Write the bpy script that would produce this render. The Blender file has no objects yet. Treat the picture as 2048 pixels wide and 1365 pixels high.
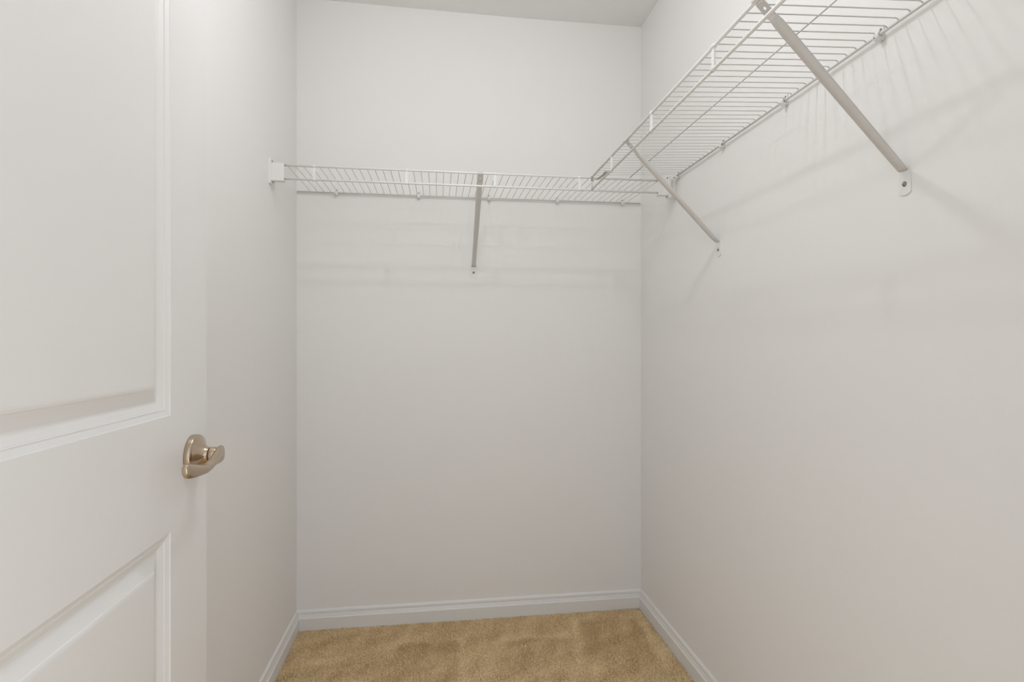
import bpy, bmesh, math, random
import numpy as np
from mathutils import Vector, Matrix

sc = bpy.context.scene
COL = sc.collection
R = math.radians
random.seed(4)

# ------------------------------------------------------------------ camera
F_PX = 1097.0
cam = bpy.data.cameras.new('camera')
cam.sensor_fit = 'HORIZONTAL'
cam.sensor_width = 36.0
cam.lens = F_PX / 2048.0 * 36.0
cam.shift_y = (685.0 - 682.5) / 2048.0
cam.clip_start = 0.02
cam.clip_end = 60
camo = bpy.data.objects.new('camera', cam)
COL.objects.link(camo)
camo.location = (0, 0, 1.12)
camo.rotation_euler = (R(90), 0, -math.atan(148.0 / F_PX))
sc.camera = camo

# ------------------------------------------------------------------ world, lights, exposure
w = bpy.data.worlds.new('world')
sc.world = w
w.use_nodes = True
bg = w.node_tree.nodes['Background']
bg.inputs[0].default_value = (0.93, 0.965, 1.0, 1)
bg.inputs[1].default_value = 1.0

def lamp(name, kind, loc, energy, color, **kw):
    d = bpy.data.lights.new(name, kind)
    d.energy = energy
    d.color = color
    for k, v in kw.items():
        setattr(d, k, v)
    o = bpy.data.objects.new(name, d)
    COL.objects.link(o)
    o.location = loc
    return o

LX, LY, LZ = 0.10, 1.10, 2.31
lamp('ceiling_bulb_light', 'POINT', (LX, LY, LZ), 6.7, (0.965, 0.975, 1.0), shadow_soft_size=0.025)
lamp('lower_bulb_light', 'POINT', (0.05, 1.10, 1.975), 2.0, (0.965, 0.975, 1.0), shadow_soft_size=0.018)
# daylight of the bedroom behind the photographer, falling in through the doorway
bed = lamp('bedroom_window_light', 'AREA', (0.1, -1.9, 1.5), 4.0, (0.93, 0.965, 1.0), shape='RECTANGLE', size=2.2, size_y=1.8)
bed.rotation_euler = (R(90), 0, 0)

fl = lamp('added_low_fill', 'POINT', (0.05, 0.0, 0.62), 6.0, (0.96, 0.98, 1.0), shadow_soft_size=0.33)  # added soft lamp low in the doorway, lifts the dark lower walls

sc.view_settings.view_transform = 'Standard'
sc.view_settings.look = 'None'
sc.view_settings.gamma = 1
sc.view_settings.use_curve_mapping = False
sc.view_settings.exposure = -0.03

# ------------------------------------------------------------------ materials
def mat(name, col, rough=0.5, metal=0.0, bump=None, noise=None, spec=0.5):
    m = bpy.data.materials.new(name)
    m.use_nodes = True
    nt = m.node_tree
    b = nt.nodes['Principled BSDF']
    b.inputs['Base Color'].default_value = (*col, 1)
    b.inputs['Roughness'].default_value = rough
    b.inputs['Metallic'].default_value = metal
    b.inputs['Specular IOR Level'].default_value = spec
    tc = nt.nodes.new('ShaderNodeTexCoord')
    if noise:
        sc_, amt = noise
        n = nt.nodes.new('ShaderNodeTexNoise')
        n.inputs['Scale'].default_value = sc_
        n.inputs['Detail'].default_value = 3
        nt.links.new(tc.outputs['Object'], n.inputs['Vector'])
        mx = nt.nodes.new('ShaderNodeMix')
        mx.data_type = 'RGBA'
        mx.inputs[6].default_value = (*[c * (1 - amt) for c in col], 1)
        mx.inputs[7].default_value = (*[min(1, c * (1 + amt)) for c in col], 1)
        nt.links.new(n.outputs['Fac'], mx.inputs[0])
        nt.links.new(mx.outputs[2], b.inputs['Base Color'])
    if bump:
        s, st, dist = bump
        n = nt.nodes.new('ShaderNodeTexNoise')
        n.inputs['Scale'].default_value = s
        n.inputs['Detail'].default_value = 2
        nt.links.new(tc.outputs['Object'], n.inputs['Vector'])
        bp = nt.nodes.new('ShaderNodeBump')
        bp.inputs['Strength'].default_value = st
        bp.inputs['Distance'].default_value = dist
        nt.links.new(n.outputs['Fac'], bp.inputs['Height'])
        nt.links.new(bp.outputs['Normal'], b.inputs['Normal'])
    return m

M_WALL = mat('wall_paint', (0.90, 0.89, 0.872), 0.75, bump=(260, 0.10, 0.001), noise=(1.3, 0.012), spec=0.25)
M_CEIL = mat('ceiling_paint', (0.91, 0.905, 0.895), 0.9, bump=(200, 0.10, 0.001), spec=0.1)
M_TRIM = mat('trim_paint', (0.85, 0.843, 0.83), 0.38, bump=(60, 0.05, 0.001), noise=(4, 0.01))
M_DOOR = mat('door_paint', (0.875, 0.868, 0.858), 0.42, bump=(140, 0.06, 0.0008), noise=(3, 0.008), spec=0.4)
M_WIRE = mat('white_coating_shaded', (0.70, 0.69, 0.67), 0.35, noise=(30, 0.01))  # same coating as the rods, darkened for the wires' shaded undersides
M_ROD = mat('white_rod_coating', (0.88, 0.87, 0.85), 0.32, noise=(30, 0.01))
M_TAN = mat('tarnished_steel', (0.47, 0.42, 0.36), 0.45, 0.2, noise=(150, 0.1))
M_STRUT = mat('white_enamel_steel', (0.70, 0.68, 0.65), 0.38, noise=(20, 0.01))
M_PLAST = mat('white_plastic', (0.86, 0.855, 0.845), 0.4, noise=(40, 0.01))
M_SCREW = mat('zinc_screw', (0.36, 0.33, 0.29), 0.4, 0.9, noise=(200, 0.1))
M_HOLE = mat('dark_recess', (0.10, 0.09, 0.08), 0.8, noise=(100, 0.05))
M_NICK = mat('brushed_nickel', (0.54, 0.44, 0.34), 0.22, 1.0, bump=(900, 0.04, 0.0003), noise=(60, 0.03))
M_BACK = mat('carpet_backing', (0.60, 0.44, 0.26), 0.95, bump=(300, 0.6, 0.004), noise=(120, 0.2), spec=0.05)
# carpet pile: colour per tuft from an attribute
M_PILE = bpy.data.materials.new('carpet_pile_fibre')
M_PILE.use_nodes = True
_nt = M_PILE.node_tree
_b = _nt.nodes['Principled BSDF']
_b.inputs['Roughness'].default_value = 0.9
_b.inputs['Specular IOR Level'].default_value = 0.1
_a = _nt.nodes.new('ShaderNodeAttribute')
_a.attribute_name = 'tuft_shade'
_r = _nt.nodes.new('ShaderNodeValToRGB')
_r.color_ramp.elements[0].color = (0.54, 0.355, 0.18, 1)
_r.color_ramp.elements[1].color = (1.0, 0.80, 0.49, 1)
_nt.links.new(_a.outputs['Fac'], _r.inputs[0])
_nt.links.new(_r.outputs[0], _b.inputs['Base Color'])

# ------------------------------------------------------------------ helpers
def link(name, me, m, parent=None, loc=None, rot=None, kind=None, label=None):
    o = bpy.data.objects.new(name, me)
    COL.objects.link(o)
    if m and not me.materials:
        me.materials.append(m)
    if parent:
        o.parent = parent
    if loc:
        o.location = loc
    if rot:
        o.rotation_euler = rot
    if kind:
        o['kind'] = kind
    if label:
        o['label'] = label
    return o

def empty(name, loc, rotz, label, cat, group=None):
    o = bpy.data.objects.new(name, None)
    o.empty_display_size = 0.03
    COL.objects.link(o)
    o.location = loc
    o.rotation_euler = (0, 0, rotz)
    o['label'] = label
    o['category'] = cat
    if group:
        o['group'] = group
    return o

def done(bm, name, smooth=False):
    bmesh.ops.recalc_face_normals(bm, faces=bm.faces)
    me = bpy.data.meshes.new(name)
    if smooth:
        for f in bm.faces:
            f.smooth = True
    bm.to_mesh(me)
    bm.free()
    return me

def add_box(bm, x0, x1, y0, y1, z0, z1, bev=0.0):
    vs = [bm.verts.new((x, y, z)) for x in (x0, x1) for y in (y0, y1) for z in (z0, z1)]
    fs = [bm.faces.new([vs[i] for i in q]) for q in
          ((0, 1, 3, 2), (4, 6, 7, 5), (0, 4, 5, 1), (2, 3, 7, 6), (0, 2, 6, 4), (1, 5, 7, 3))]
    if bev:
        es = {e for f in fs for e in f.edges}
        bmesh.ops.bevel(bm, geom=list(es), offset=bev, segments=2, affect='EDGES', profile=0.5)

def box(name, b, bev=0.0):
    bm = bmesh.new()
    add_box(bm, *b, bev)
    return done(bm, name)

def add_tube(bm, pts, r, n=8, cap=True):
    pts = [Vector(p) for p in pts]
    rings = []
    prev = None
    for i, p in enumerate(pts):
        if i == 0: t = pts[1] - p
        elif i == len(pts) - 1: t = p - pts[i - 1]
        else: t = (pts[i + 1] - p).normalized() + (p - pts[i - 1]).normalized()
        t.normalize()
        if prev is None:
            a = Vector((0, 0, 1)) if abs(t.z) < 0.9 else Vector((1, 0, 0))
            u = t.cross(a).normalized()
        else:
            u = (prev - t * prev.dot(t)).normalized()
        prev = u
        v = t.cross(u)
        rings.append([bm.verts.new(p + (u * math.cos(k * 2 * math.pi / n) + v * math.sin(k * 2 * math.pi / n)) * r) for k in range(n)])
    for a, b in zip(rings, rings[1:]):
        for k in range(n):
            bm.faces.new((a[k], a[(k + 1) % n], b[(k + 1) % n], b[k])).smooth = True
    if cap:
        bm.faces.new(rings[0][::-1])
        bm.faces.new(rings[-1])

def tube(name, pts, r, n=8):
    bm = bmesh.new()
    add_tube(bm, pts, r, n)
    me = done(bm, name)
    return me

def add_lathe(bm, prof, axis='Z', off=(0, 0, 0), n=32):
    off = Vector(off)
    rings = []
    for r, h in prof:
        ring = []
        for k in range(n):
            a = 2 * math.pi * k / n
            if axis == 'Z': p = Vector((r * math.cos(a), r * math.sin(a), h))
            elif axis == 'Y': p = Vector((r * math.cos(a), h, r * math.sin(a)))
            else: p = Vector((h, r * math.cos(a), r * math.sin(a)))
            ring.append(bm.verts.new(p + off))
        rings.append(ring)
    for a, b in zip(rings, rings[1:]):
        for k in range(n):
            bm.faces.new((a[k], a[(k + 1) % n], b[(k + 1) % n], b[k])).smooth = True
    bm.faces.new(rings[0])
    bm.faces.new(rings[-1][::-1])

def lathe(name, prof, axis='Z', off=(0, 0, 0), n=32):
    bm = bmesh.new()
    add_lathe(bm, prof, axis, off, n)
    return done(bm, name)

def loft(name, secs, closed_ends=True, smooth=True):
    bm = bmesh.new()
    rings = [[bm.verts.new(p) for p in s] for s in secs]
    n = len(rings[0])
    for a, b in zip(rings, rings[1:]):
        for k in range(n):
            bm.faces.new((a[k], a[(k + 1) % n], b[(k + 1) % n], b[k])).smooth = smooth
    if closed_ends:
        bm.faces.new(rings[0])
        bm.faces.new(rings[-1][::-1])
    return done(bm, name)

# ------------------------------------------------------------------ room shell
XL, XR, YB, YF, CH = -0.540, 0.843, 2.206, 0.252, 2.442
WT = 0.11
link('wall_back', box('wall_back', (XL - WT, XR + WT, YB, YB + WT, -0.02, CH + 0.1)), M_WALL, kind='structure')
link('wall_left', box('wall_left', (XL - WT, XL, YF, YB, -0.02, CH + 0.1)), M_WALL, kind='structure')
link('wall_right', box('wall_right', (XR, XR + WT, YF, YB, -0.02, CH + 0.1)), M_WALL, kind='structure')

OPL, OPR, OPH = -0.475, 0.391, 2.045      # doorway
bm = bmesh.new()
YO = YF - 0.115
add_box(bm, -2.2, OPL - 0.018, YO, YF, -0.02, CH + 0.1)
add_box(bm, OPR + 0.018, 2.4, YO, YF, -0.02, CH + 0.1)
add_box(bm, OPL - 0.018, OPR + 0.018, YO, YF, OPH + 0.018, CH + 0.1)
link('wall_front', done(bm, 'wall_front'), M_WALL, kind='structure')

# ceiling: drywall edge dips slightly along the back wall
bm = bmesh.new()
xs = [XL, -0.46, -0.10, 0.31, XR]
zb = [2.449, 2.449, 2.444, 2.4395, 2.4415]
for j in range(1):
    lo_b = [bm.verts.new((x, YB, z)) for x, z in zip(xs, zb)]
    lo_f = [bm.verts.new((x, YF, CH)) for x in xs]
    up_b = [bm.verts.new((x, YB, 2.56)) for x in xs]
    up_f = [bm.verts.new((x, YF, 2.56)) for x in xs]
    for i in range(4):
        bm.faces.new((lo_b[i], lo_b[i + 1], lo_f[i + 1], lo_f[i]))
        bm.faces.new((up_b[i], up_f[i], up_f[i + 1], up_b[i + 1]))
        bm.faces.new((lo_b[i], up_b[i], up_b[i + 1], lo_b[i + 1]))
        bm.faces.new((lo_f[i], lo_f[i + 1], up_f[i + 1], up_f[i]))
    bm.faces.new((lo_b[0], lo_f[0], up_f[0], up_b[0]))
    bm.faces.new((lo_b[4], up_b[4], up_f[4], lo_f[4]))
link('ceiling', done(bm, 'ceiling'), M_CEIL, kind='structure')

floor = link('floor', box('floor', (-2.2, 2.4, -2.4, YB + 0.01, -0.03, 0.0)), M_BACK, kind='structure')

# baseboards
PROF = [(0.0, 0.0), (0.0130, 0.0), (0.0130, 0.0565), (0.0120, 0.0578), (0.0106, 0.0584), (0.0072, 0.0690), (0.0062, 0.0712),
        (0.0060, 0.0728), (0.0072, 0.0740), (0.0066, 0.0800), (0.0042, 0.0848), (0.0018, 0.0866), (0.0, 0.0866)]
def board(name, a, b, na, nb):
    """a,b wall points; na,nb mitre directions (per unit thickness)"""
    secs = []
    for p, d in ((a, na), (b, nb)):
        secs.append([(p[0] + d[0] * t, p[1] + d[1] * t, z) for t, z in PROF])
    link(name, loft(name, secs, smooth=False), M_TRIM, kind='structure')
board('baseboard_back', (XL, YB), (XR, YB), (1, -1), (-1, -1))
board('baseboard_left', (XL, YF), (XL, YB), (1, 0), (1, -1))
board('baseboard_right', (XR, YB), (XR, YF), (-1, -1), (-1, 0))

# door casing and jamb around the doorway (trim_1 inside the closet, trim_2 the jamb)
bm = bmesh.new()
add_box(bm, OPR + 0.004, OPR + 0.061, YF, YF + 0.014, 0.0, OPH + 0.06, 0.003)
add_box(bm, OPL - 0.061, OPL - 0.004, YF, YF + 0.014, 0.0, OPH + 0.06, 0.003)
add_box(bm, OPL - 0.004, OPR + 0.004, YF, YF + 0.014, OPH + 0.004, OPH + 0.06, 0.003)
link('trim_1', done(bm, 'trim_1'), M_TRIM, kind='structure')
bm = bmesh.new()
add_box(bm, OPL - 0.018, OPL, YO, YF, 0, OPH, 0)
add_box(bm, OPR, OPR + 0.018, YO, YF, 0, OPH, 0)
add_box(bm, OPL - 0.018, OPR + 0.018, YO, YF, OPH, OPH + 0.018, 0)
link('trim_2', done(bm, 'trim_2'), M_TRIM, kind='structure')

# ------------------------------------------------------------------ carpet pile
def pile():
    rng = np.random.default_rng(7)
    st = 0.0040
    gx = np.arange(XL + 0.014, XR - 0.013, st)
    gy = np.arange(1.30, YB - 0.013, st)
    X, Y = np.meshgrid(gx, gy)
    X = X.ravel() + rng.uniform(-.0018, .0018, X.size)
    Y = Y.ravel() + rng.uniform(-.0018, .0018, Y.size)
    n = X.size
    # low-frequency field: sum of random cosines
    def fld(freq, k, seed):
        r = np.random.default_rng(seed)
        s = np.zeros(n)
        for _ in range(k):
            a = r.uniform(0, 2 * np.pi); f = freq * r.uniform(.6, 1.6)
            s += np.cos((X * np.cos(a) + Y * np.sin(a)) * f + r.uniform(0, 6.28))
        return s / math.sqrt(k)
    # nap laid by vacuum strokes: patches leaning away or toward the door
    lean = np.zeros(n)
    e = lambda t: 1 / (1 + np.exp(-np.clip(t, -40, 40)))
    jx = 0.004 * fld(60, 4, 3)
    def patch(x0, x1, y0, y1, v, skew=0.0, fade=0.012):
        xx = X + jx - skew * (Y - 2.0)
        soft = 0.004
        return v * e((xx - x0) / soft) * e((x1 - xx) / soft) * e((Y + jx - y0) / fade) * e((y1 - Y - jx) / soft)
    for p in PATCHES:
        lean += patch(*p)
    lean += 0.10 * fld(22, 6, 11)
    lean = np.clip(lean, -1, 1)
    shade = 0.5 + 0.10 * fld(55, 6, 5) + 0.15 * rng.standard_normal(n) + 0.10 * fld(420, 10, 9)
    shade += 0.30 * lean  # light and dark shading of the leaning nap, put into tuft colour
    h = 0.0115 + 0.0016 * fld(70, 5, 2) * 0.5 + rng.uniform(-.0011, .0011, n)
    ang = rng.uniform(0, 2 * np.pi, n)
    amt = rng.uniform(0.0, 0.0055, n)
    tx = X + np.cos(ang) * amt
    ty = Y + np.sin(ang) * amt - lean * 0.004
    wv = rng.uniform(.0024, .0036, n)
    K = 4
    V = np.zeros((n, 2 * K, 3))
    for k in range(K):
        a = ang + k * 2 * np.pi / K
        V[:, k, 0] = X + np.cos(a) * wv * 1.1
        V[:, k, 1] = Y + np.sin(a) * wv * 1.1
        V[:, k, 2] = 0.0
        V[:, K + k, 0] = tx + np.cos(a) * wv * .74
        V[:, K + k, 1] = ty + np.sin(a) * wv * .74
        V[:, K + k, 2] = h + rng.uniform(-.0008, .0008, n)
    V[..., 0] = np.clip(V[..., 0], XL + 0.0135, XR - 0.0135)
    V[..., 1] = np.clip(V[..., 1], 1.2, YB - 0.0135)
    F = np.array([[0, 1, 5, 4], [1, 2, 6, 5], [2, 3, 7, 6], [3, 0, 4, 7], [4, 5, 6, 7]])
    faces = (F[None] + (np.arange(n) * 8)[:, None, None]).reshape(-1)
    nf = n * 5
    me = bpy.data.meshes.new('carpet_pile')
    me.vertices.add(n * 8)
    me.vertices.foreach_set('co', V.reshape(-1))
    me.loops.add(nf * 4)
    me.loops.foreach_set('vertex_index', faces.astype(np.int32))
    me.polygons.add(nf)
    me.polygons.foreach_set('loop_start', np.arange(0, nf * 4, 4, dtype=np.int32))
    me.update(calc_edges=True)
    at = me.attributes.new('tuft_shade', 'FLOAT', 'POINT')
    at.data.foreach_set('value', np.repeat(np.clip(shade, 0, 1), 8).astype(np.float32))
    return me
PATCHES = [(-0.142, 0.075, 1.99, 2.045, -0.75), (-0.142, 0.075, 1.86, 2.045, -0.55, 0, 0.03), (0.080, 0.096, 1.80, 2.045, 0.75),
           (0.10, 0.235, 1.82, 2.035, 0.35, 0, 0.03), (0.25, 0.467, 1.985, 2.022, -0.7), (0.25, 0.48, 1.84, 2.022, -0.35, 0.1, 0.03),
           (0.236, 0.50, 2.026, 2.044, 0.75), (0.505, 0.525, 1.82, 2.14, 0.85, 0.19), (0.535, 0.775, 1.84, 2.12, -0.75, 0.12, 0.02),
           (0.787, 0.806, 1.75, 2.10, 0.8, 0.1), (-0.44, -0.32, 1.965, 1.990, 0.8), (0.40, 0.55, 1.812, 1.828, 0.8),
           (-0.50, -0.16, 2.06, 2.17, -0.25), (-0.10, 0.45, 2.06, 2.17, -0.2), (-0.49, -0.15, 1.86, 1.955, -0.3)]
link('carpet_pile', pile(), M_PILE, floor, kind='stuff', label='tan plush carpet pile with vacuum strokes')

# ------------------------------------------------------------------ door (open against the left wall)
DX, DT = -0.438, 0.035            # closet-side face, thickness
DY0, DY1 = 0.258, 1.116           # hinge edge, latch edge
DZ0, DZ1 = 0.016, 2.035
PY0, PY1 = DY0 + 0.142, 0.974     # panel openings
PAN = [(0.999, 1.912), (0.262, 0.806)]
def door_frame():
    bm = bmesh.new()
    def b(y0, y1, z0, z1):
        add_box(bm, DX - DT, DX, y0, y1, z0, z1)
    b(DY0, PY0, DZ0, DZ1)
    b(PY1, DY1, DZ0, DZ1)
    b(PY0, PY1, DZ0, PAN[1][0])
    b(PY0, PY1, PAN[1][1], PAN[0][0])
    b(PY0, PY1, PAN[0][1], DZ1)
    bmesh.ops.remove_doubles(bm, verts=bm.verts, dist=1e-5)
    # drop interior faces shared by two boxes
    seen = {}
    for f in bm.faces:
        k = tuple(round(c, 4) for c in f.calc_center_median())
        seen.setdefault(k, []).append(f)
    bmesh.ops.delete(bm, geom=[f for v in seen.values() if len(v) > 1 for f in v], context='FACES')
    return done(bm, 'door_1')
door = link('door_1', door_frame(), M_DOOR, kind='structure', label='white two-panel door open against the left wall')

def frame_loft(name, z0, z1, prof):
    """rectangular frame; prof = (inset, depth behind the door face)"""
    secs = []
    for ins, dep in prof:
        x = DX - dep
        secs.append([(x, PY0 + ins, z0 + ins), (x, PY1 - ins, z0 + ins), (x, PY1 - ins, z1 - ins), (x, PY0 + ins, z1 - ins)])
    return secs
def moulding(z0, z1):
    # outer ogee: two steps sloping down into the recess
    prof = [(0.0, 0.0), (0.0012, 0.0018), (0.0092, 0.0050), (0.0104, 0.0042), (0.0112, 0.0060), (0.0125, 0.0064),
            (0.0190, 0.0095), (0.0215, 0.0112), (0.0235, 0.0118), (0.0235, 0.016), (0.0, 0.016)]
    return loft('panel_moulding', frame_loft('m', z0, z1, prof), closed_ends=False, smooth=False)
def panel(z0, z1):
    prof = [(0.0235, 0.016), (0.0235, 0.0118), (0.0260, 0.0116), (0.0440, 0.0045), (0.0455, 0.0040), (0.0475, 0.0022), (0.0510, 0.0014), (0.0540, 0.0012)]
    s = frame_loft('p', z0, z1, prof)
    back = [(DX - 0.019, y, z) for (_, y, z) in s[0]]
    return loft('door_panel', [back] + s, smooth=False)
for z0, z1 in PAN:
    link('panel_moulding', moulding(z0, z1), M_DOOR, door)
    link('door_panel', panel(z0, z1), M_DOOR, door)
for z in (0.25, 1.05, 1.83):
    h = link('hinge', lathe('hinge', [(0.0045, -0.046), (0.0062, -0.044), (0.0062, 0.044), (0.0045, 0.046)], 'Z', (DX - 0.001 + 0.0055, DY0 + 0.002, z), 16), M_NICK, door)

HY, HZ = 1.055, 0.917
han = link('door_handle', lathe('door_handle', [(0.0364, 0.0), (0.0368, 0.002), (0.0366, 0.0088), (0.0355, 0.0104), (0.0340, 0.0110), (0.0325, 0.0112),
      (0.0300, 0.0128), (0.0240, 0.0165), (0.0185, 0.0200), (0.0150, 0.0240), (0.0135, 0.0275), (0.0132, 0.0295)], 'X', (DX, HY, HZ), 48), M_NICK, door,
      label='brushed nickel lever handle on a round rose')
link('neck', lathe('neck', [(0.0120, 0.0285), (0.0120, 0.0300), (0.0138, 0.0302), (0.0140, 0.0335), (0.0136, 0.0380), (0.0125, 0.0420), (0.0095, 0.0455)], 'X', (DX, HY, HZ), 32), M_NICK, han)
def lever():
    # y, x offset from door, z, half height, half thickness, twist(deg)
    S = [(1.0745, .0510, .9170, .0040, .0015, 0), (1.0730, .0508, .9170, .0105, .0035, 0), (1.0690, .0505, .9170, .0145, .0052, 0),
         (1.0600, .0503, .9168, .0158, .0065, 0), (1.0500, .0505, .9160, .0156, .0072, 6), (1.0390, .0508, .9138, .0138, .0075, 16),
         (1.0270, .0508, .9110, .0112, .0078, 28), (1.0130, .0505, .9074, .0084, .0076, 34), (0.9970, .0500, .9054, .0080, .0076, 28),
         (0.9800, .0492, .9068, .0086, .0080, 15), (0.9630, .0484, .9088, .0092, .0074, 5), (0.9450, .0474, .9118, .0112, .0072, 0),
         (0.9300, .0462, .9150, .0122, .0068, -4), (0.9215, .0455, .9168, .0118, .0062, -4), (0.9180, .0452, .9180, .0062, .0040, -4)]
    S = [(S[0][0], S[0][1], S[0][2], .0016, .0006, 0)] + S + [(S[-1][0] - .0003, S[-1][1], S[-1][2], .0030, .0020, -4), (S[-1][0] - .0004, S[-1][1], S[-1][2], .0010, .0008, -4)]
    secs = []
    for y, xo, z, hh, ht, tw in S:
        ring = []
        for k in range(20):
            a = 2 * math.pi * k / 20
            u = abs(math.cos(a)) ** .8 * math.copysign(1, math.cos(a)) * ht
            v = abs(math.sin(a)) ** .8 * math.copysign(1, math.sin(a)) * hh
            c, s = math.cos(R(tw)), math.sin(R(tw))
            ring.append((DX + xo - 0.0055 * min(1, max(0, (y - 0.96) / 0.08)) + u * c + v * s, y, z - u * s + v * c))
        secs.append(ring)
    me = loft('lever', secs)
    return me
lv = link('lever', lever(), M_NICK, han)
m = lv.modifiers.new('smooth', 'SUBSURF'); m.levels = 1; m.render_levels = 2
link('latch_plate', box('latch_plate', (DX - 0.030, DX - 0.005, DY1, DY1 + 0.0015, HZ - 0.028, HZ + 0.028)), M_NICK, door)

# ------------------------------------------------------------------ wire shelves
# local frame of everything on a wall: x along the wall, +y out of the wall, z up
ZS = 1.694
RR = 0.0036      # heavy rods
WR = 0.00115     # deck wires
def rod(name, parent, pts, r, n=12):
    return link(name, tube(name, pts, r, n), M_ROD if r > 0.003 else M_WIRE, parent)

REAR_Y = 0.0092
def deck_wire_mesh(D, zr):
    zt = RR + WR
    y0 = REAR_Y
    ze = zr + 0.0025 + WR
    pts = [(0, D - 0.0005, zt - 0.0016), (0, D - 0.007, zt - 0.0008), (0, y0 + 0.007, ze + 0.0022), (0, y0 + 0.0035, ze + 0.0016), (0, y0 + 0.0008, ze - 0.0008)]
    return tube('deck_wire', pts, WR, 6)

def shelf(root, xa, xb, D, wires, mid_y, ties, zr, xa_rear=None, xb_rear=None):
    rod('front_rod', root, [(xa, D, 0), (xb, D, 0)], RR)
    rod('lip_rod', root, [(xa, D, -0.0435), (xb, D, -0.0435)], RR)
    ra = xa if xa_rear is None else xa_rear
    rb = xb if xb_rear is None else xb_rear
    rod('rear_wire', root, [(ra, REAR_Y, zr), (rb, REAR_Y, zr)], 0.0027)
    fz = (D - mid_y) / (D - REAR_Y)
    zm = RR + (zr + 0.0040 + WR - RR) * fz - WR - 0.0012
    rod('middle_wire', root, [(ra, mid_y, zm), (rb, mid_y, zm)], 0.0016)
    me = deck_wire_mesh(D, zr)
    for x in wires:
        link('deck_wire', me, M_WIRE, root, loc=(x, 0, 0))
    # ties: flat moulded links between front rod and lip rod
    bm = bmesh.new()
    add_lathe(bm, [(RR + 0.0002, -0.0055), (RR + 0.0014, -0.005), (RR + 0.0014, 0.005), (RR + 0.0002, 0.0055)], 'X', (0, D, 0), 14)
    add_lathe(bm, [(RR + 0.0002, -0.0055), (RR + 0.0014, -0.005), (RR + 0.0014, 0.005), (RR + 0.0002, 0.0055)], 'X', (0, D, -0.0435), 14)
    add_box(bm, -0.0052, 0.0052, D - 0.0018, D + 0.0022, -0.041, -0.003, 0.0008)
    tm = done(bm, 'lip_tie')
    for x in ties:
        link('lip_tie', tm, M_PLAST, root, loc=(x, 0, 0))

# back shelf (root on the back wall, local x = -(X - X0))
BX0 = 0.15
bk = empty('wire_shelf', (BX0, YB, ZS), math.pi, 'white wire shelf spanning the back wall between the side walls', 'shelf', 'wire closet shelves')
lx = lambda X: BX0 - X
DB = YB - 1.860
wires = [lx(-0.4885 + i * 0.0254) for i in range(51) if -0.4885 + i * 0.0254 < 0.79]
shelf(bk, lx(-0.530), lx(0.808), DB, wires, 0.170, [lx(v) for v in (-0.401, -0.104, 0.192, 0.488)], 0.0050, lx(-0.536), lx(0.836))

# right shelf (root on the right wall, local x = Y - Y0)
RY0 = 1.05
rt = empty('wire_shelf', (XR, RY0, ZS), math.pi / 2, 'white wire shelf running along the right wall toward the doorway', 'shelf', 'wire closet shelves')
ry = lambda Y: Y - RY0
DR = XR - 0.530
wires = [ry(1.838 - i * 0.0254) for i in range(61)]
shelf(rt, ry(0.275), ry(1.852), DR, wires, XR - 0.671, [ry(v) for v in (0.37, 0.69, 1.003, 1.315, 1.634)], 0.0125, ry(0.275), ry(1.862))
# end closure of the right shelf's lip: short upright wire with a tan rubbed cap
rod('lip_end_wire', rt, [(ry(1.849), DR, 0.002), (ry(1.849), DR, -0.046)], 0.0021)
link('end_cap', tube('end_cap', [(ry(1.8500), DR, 0.0020), (ry(1.8500), DR, -0.0145)], 0.0040, 12), M_TAN, rt, label='tarnished cap on the rod end')

# ------------------------------------------------------------------ end brackets
def end_bracket(loc, rotz, s, label, off=0.0):
    """on a side wall; local +x runs toward the back (s=+1) or -x does (s=-1); y out of the wall"""
    r = empty('end_bracket', loc, rotz, label, 'bracket', 'shelf end brackets')
    bm = bmesh.new()
    # wall plate with rounded corners (outline in x,z)
    def q(x): return s * x
    pts = [(-0.0095, 0.015), (-0.006, 0.019), (0.014, 0.019), (0.024, 0.008), (0.030, -0.030), (0.026, -0.048), (0.016, -0.060), (-0.006, -0.062), (-0.0095, -0.058)]
    a = [bm.verts.new((q(x), off, z)) for x, z in pts]
    b = [bm.verts.new((q(x), off + 0.0075, z)) for x, z in pts]
    bm.faces.new(a); bm.faces.new(b)
    for i in range(len(pts)):
        j = (i + 1) % len(pts)
        bm.faces.new((a[i], a[j], b[j], b[i]))
    link('wall_plate', done(bm, 'wall_plate'), M_PLAST, r)
    # lip cover: hollow cap, open at the back, over the rod ends
    bm = bmesh.new()
    x0, x1 = sorted((q(-0.0075), q(-0.0050)))
    add_box(bm, x0, x1, off + 0.0072, off + 0.0475, -0.0520, 0.0045, 0.0006)
    x0, x1 = sorted((q(-0.0050), q(0.0150)))
    add_box(bm, x0, x1, off + 0.0072, off + 0.0475, -0.0520, -0.0490)
    add_box(bm, x0, x1, off + 0.0072, off + 0.0475, 0.0037, 0.0055)
    link('lip_cover', done(bm, 'lip_cover'), M_PLAST, r)
    for (x, z) in ((0.004, 0.0125), (0.012, -0.053)):
        link('screw', lathe('screw', [(0.0030, 0.0070), (0.0030, 0.0092), (0.0018, 0.0100)], 'Y', (q(x), off, z), 12), M_SCREW, r)
    if off:
        x0, x1 = sorted((q(0.004), q(0.026)))
        link('spacer', box('spacer', (x0, x1, 0.0, off + 0.001, -0.058, 0.008), 0.002), M_PLAST, r)
    return r
# left wall: rotz -90 -> local x = -Y, so toward the back is -x
end_bracket((XL, 1.860, ZS), -math.pi / 2, -1, 'white bracket on the left wall capping the left end of the back shelf')
# right wall: rotz +90 -> local x = +Y
end_bracket((XR, 1.860, ZS), math.pi / 2, 1, 'white bracket on the right wall capping the right end of the back shelf', 0.024)

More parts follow.
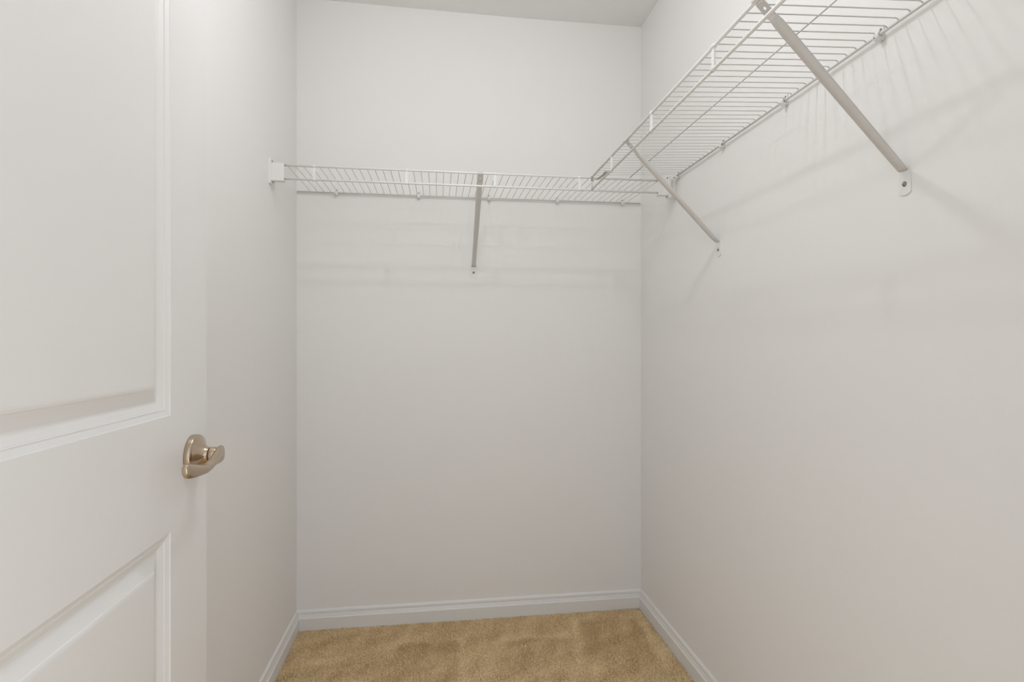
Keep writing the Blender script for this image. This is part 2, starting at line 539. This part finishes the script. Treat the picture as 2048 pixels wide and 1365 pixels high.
# ------------------------------------------------------------------ wall clips holding the rear wire
def clip_meshes():
    # root sits on the wall at the height of the rear wire
    bm = bmesh.new()
    add_box(bm, -0.0052, 0.0052, 0.0, 0.0036, -0.0095, 0.0190, 0.0012)
    me_base = done(bm, 'clip_base')
    pts = [(0, 0.0030, -0.0072), (0, 0.0100, -0.0078), (0, 0.0145, -0.0040), (0, 0.0150, 0.0010), (0, 0.0128, 0.0046), (0, 0.0095, 0.0052)]
    secs = []
    for i, p in enumerate(pts):
        t = Vector(pts[min(i + 1, len(pts) - 1)]) - Vector(pts[max(i - 1, 0)])
        t.normalize()
        nrm = Vector((0, -t.z, t.y))
        c = Vector(p)
        secs.append([tuple(c + Vector((sx * 0.0062, 0, 0)) + nrm * sn * 0.0014) for sx, sn in ((-1, -1), (1, -1), (1, 1), (-1, 1))])
    me_hook = loft('clip_hook', secs, smooth=False)
    me_boss = lathe('clip_boss', [(0.0050, 0.0), (0.0050, 0.0165), (0.0038, 0.0180)], 'Y', (0, 0, -0.0058), 16)
    me_screw = lathe('screw', [(0.0022, 0.0030), (0.0022, 0.0052), (0.0012, 0.0058)], 'Y', (0, 0, 0.0120), 10)
    me_tip = lathe('boss_screw', [(0.0018, 0.0170), (0.0018, 0.0186), (0.0010, 0.0190)], 'Y', (0, 0, -0.0058), 10)
    return [('clip_base', me_base, M_PLAST), ('clip_hook', me_hook, M_PLAST), ('clip_boss', me_boss, M_PLAST), ('screw', me_screw, M_SCREW), ('boss_screw', me_tip, M_SCREW)]
CLIP = clip_meshes()
def clip(loc, rotz, label, group):
    r = empty('wall_clip', loc, rotz, label, 'clip', group)
    for n, me, mt in CLIP:
        link(n, me, mt, r)
names = ['leftmost clip on the back wall, near the left corner', 'second clip from the left under the back shelf',
         'clip just right of the back wall strut', 'fourth clip from the left under the back shelf', 'rightmost clip on the back wall, near the right corner']
for X, nm in zip((-0.390, -0.075, 0.203, 0.483, 0.759), names):
    clip((X, YB, ZS + 0.0050), math.pi, 'small white plastic ' + nm, 'clips along the back wall')
names = ['clip on the right wall, nearest the top right of the photo', 'clip on the right wall just beyond the near strut',
         'clip on the right wall midway between the two struts', 'clip on the right wall at the inner corner where the shelves meet']
for Y, nm in zip((0.945, 1.235, 1.530, 1.835), names):
    clip((XR, Y, ZS + 0.0125), math.pi / 2, 'small white plastic ' + nm, 'clips along the right wall')

# ------------------------------------------------------------------ support struts
def strut(wall_loc, rotz, top, label):
    """root at wall plate; top = local point on the front rod"""
    r = empty('support_strut', wall_loc, rotz, label, 'bracket', 'diagonal shelf struts')
    top = Vector(top)
    bot = Vector((0, 0.0045, 0.004))
    d = (bot - top)
    L = d.length
    d.normalize()
    side = Vector((1, 0, 0)); side = (side - d * side.dot(d)).normalized()
    nrm = side.cross(d)               # toward the underside / room
    if nrm.z > 0: nrm = -nrm
    def sec(t, w, dep, th=0.0012):
        c = top + d * t
        out, inn = [], []
        K = 9
        for k in range(K):
            a = math.pi * k / (K - 1)
            u = -math.copysign(abs(math.cos(a)) ** 0.8, math.cos(a)) * w
            v = (math.sin(a) ** 1.15) * dep - dep * 0.35
            out.append(c + side * u + nrm * v)
            inn.append(c + side * u * (1 - th / w) + nrm * (v - th * (0.25 + 0.75 * math.sin(a))))
        return [tuple(p) for p in out + inn[::-1]]
    secs = [sec(t, w_, dp) for t, w_, dp in ((0.036, .0100, .0020), (0.042, .0100, .0050), (0.052, .0100, .0095), (0.075, .0099, .0112),
                                             (L * .5, .0096, .0108), (L - 0.06, .0088, .0100), (L - 0.025, .0086, .0095), (L - 0.012, .0092, .0075), (L - 0.002, .0100, .0030))]
    link('channel', loft('channel', secs), M_STRUT, r)
    # flat tab with hole, hooked over the front rod
    bm = bmesh.new()
    def P(t, u, v): return top + d * t + side * u + nrm * v
    w0 = 0.0100
    th = 0.0007
    holec = 0.019
    hr = 0.0032
    N = 16
    circ = [(holec + hr * math.cos(2 * math.pi * k / N), hr * math.sin(2 * math.pi * k / N)) for k in range(N)]
    rect = []
    for k in range(N):
        a = 2 * math.pi * k / N
        c_, s_ = math.cos(a), math.sin(a)
        m_ = max(abs(c_) , abs(s_))
        c2, s2 = c_ / m_, s_ / m_
        rect.append((holec + c2 * (0.019 if c_ > 0 else 0.013), s2 * w0))
    for v in (-th, th):
        pass
    layers = {}
    for v in (-th, th):
        layers[v] = ([bm.verts.new(P(t, u, v)) for t, u in circ], [bm.verts.new(P(t, u, v)) for t, u in rect])
    for k in range(N):
        j = (k + 1) % N
        for v in (-th, th):
            ci, re = layers[v]
            bm.faces.new((ci[k], ci[j], re[j], re[k]))
        bm.faces.new((layers[-th][0][k], layers[-th][0][j], layers[th][0][j], layers[th][0][k]))
        bm.faces.new((layers[-th][1][k], layers[-th][1][j], layers[th][1][j], layers[th][1][k]))
    link('hook_tab', done(bm, 'hook_tab'), M_STRUT, r)
    # hook wrapped over the rod
    secs = []
    for k in range(9):
        a = R(-35 + k * 30)
        e = Vector((0, -math.cos(a), math.sin(a)))
        # start on the wall side underneath, pass over the top, end in front
        ri, ro = RR + 0.0003, RR + 0.0017
        e2 = Vector((0, -math.cos(a), math.sin(a)))
        c = top
        secs.append([tuple(c + side * -w0 + e2 * ri), tuple(c + side * w0 + e2 * ri), tuple(c + side * w0 + e2 * ro), tuple(c + side * -w0 + e2 * ro)])
    link('rod_hook', loft('rod_hook', secs, smooth=False), M_STRUT, r)
    # wall plate: rounded bottom, screw
    bm = bmesh.new()
    out = [(-0.0100, 0.012), (-0.0128, 0.002), (-0.0132, -0.030)]
    for k in range(9):
        a = R(200 + k * 17.5)
        out.append((0.0140 * math.cos(a) / 0.94 * 0.94, -0.0300 + 0.0085 * math.sin(a)))
    out += [(0.0132, -0.030), (0.0128, 0.002), (0.0100, 0.012)]
    a_ = [bm.verts.new((x, 0.0, z)) for x, z in out]
    b_ = [bm.verts.new((x, 0.0022, z)) for x, z in out]
    bm.faces.new(a_); bm.faces.new(b_)
    for i in range(len(out)):
        j = (i + 1) % len(out)
        bm.faces.new((a_[i], a_[j], b_[j], b_[i]))
    link('foot_plate', done(bm, 'foot_plate'), M_PLAST, r)
    link('screw', lathe('screw', [(0.0048, 0.0020), (0.0046, 0.0034), (0.0026, 0.0042), (0.0026, 0.0054), (0.0012, 0.0060)], 'Y', (0, 0, -0.0180), 14), M_SCREW, r)
strut((0.142, YB, 1.418), math.pi, (-0.001, DB, ZS - 1.418), 'diagonal white steel strut under the middle of the back shelf')
strut((XR, 0.893, 1.426), math.pi / 2, (0.855 - 0.893, DR, ZS - 1.426), 'large near diagonal white strut under the right wall shelf')
strut((XR, 1.562, 1.418), math.pi / 2, (1.503 - 1.562, DR, ZS - 1.418), 'far diagonal white strut under the right wall shelf, near the corner')

# ------------------------------------------------------------------ corner connector joining the two shelves
cc = empty('corner_connector', (0.562, 1.812, ZS - 0.002), 0, 'small metal corner clip joining the right shelf lip to the back shelf rod', 'clip')
bm = bmesh.new()
add_box(bm, -0.014, 0.004, -0.058, -0.048, -0.0065, -0.0050)
link('clip_top', done(bm, 'clip_top'), M_STRUT, cc)
secs = []
for y, z, wd in ((-0.052, -0.0055, 0.0100), (-0.035, -0.0070, 0.0080), (-0.012, -0.0070, 0.0045), (0.020, -0.0062, 0.0040), (0.043, -0.0055, 0.0040)):
    xo = -0.004 - (y + 0.052) * 0.10
    secs.append([(xo - wd, y, z), (xo + wd, y, z), (xo + wd, y, z + 0.0015), (xo - wd, y, z + 0.0015)])
link('clip_arm', loft('clip_arm', secs, smooth=False), M_TAN, cc)

# ------------------------------------------------------------------ ceiling light of the closet (above the frame)
cl = empty('ceiling_light', (LX, LY, CH), 0, 'flush round ceiling light above the closet, over the top edge of the photo', 'light')
link('base_plate', lathe('base_plate', [(0.085, 0.0), (0.085, -0.012), (0.070, -0.020)], 'Z', (0, 0, 0), 32), M_PLAST, cl)
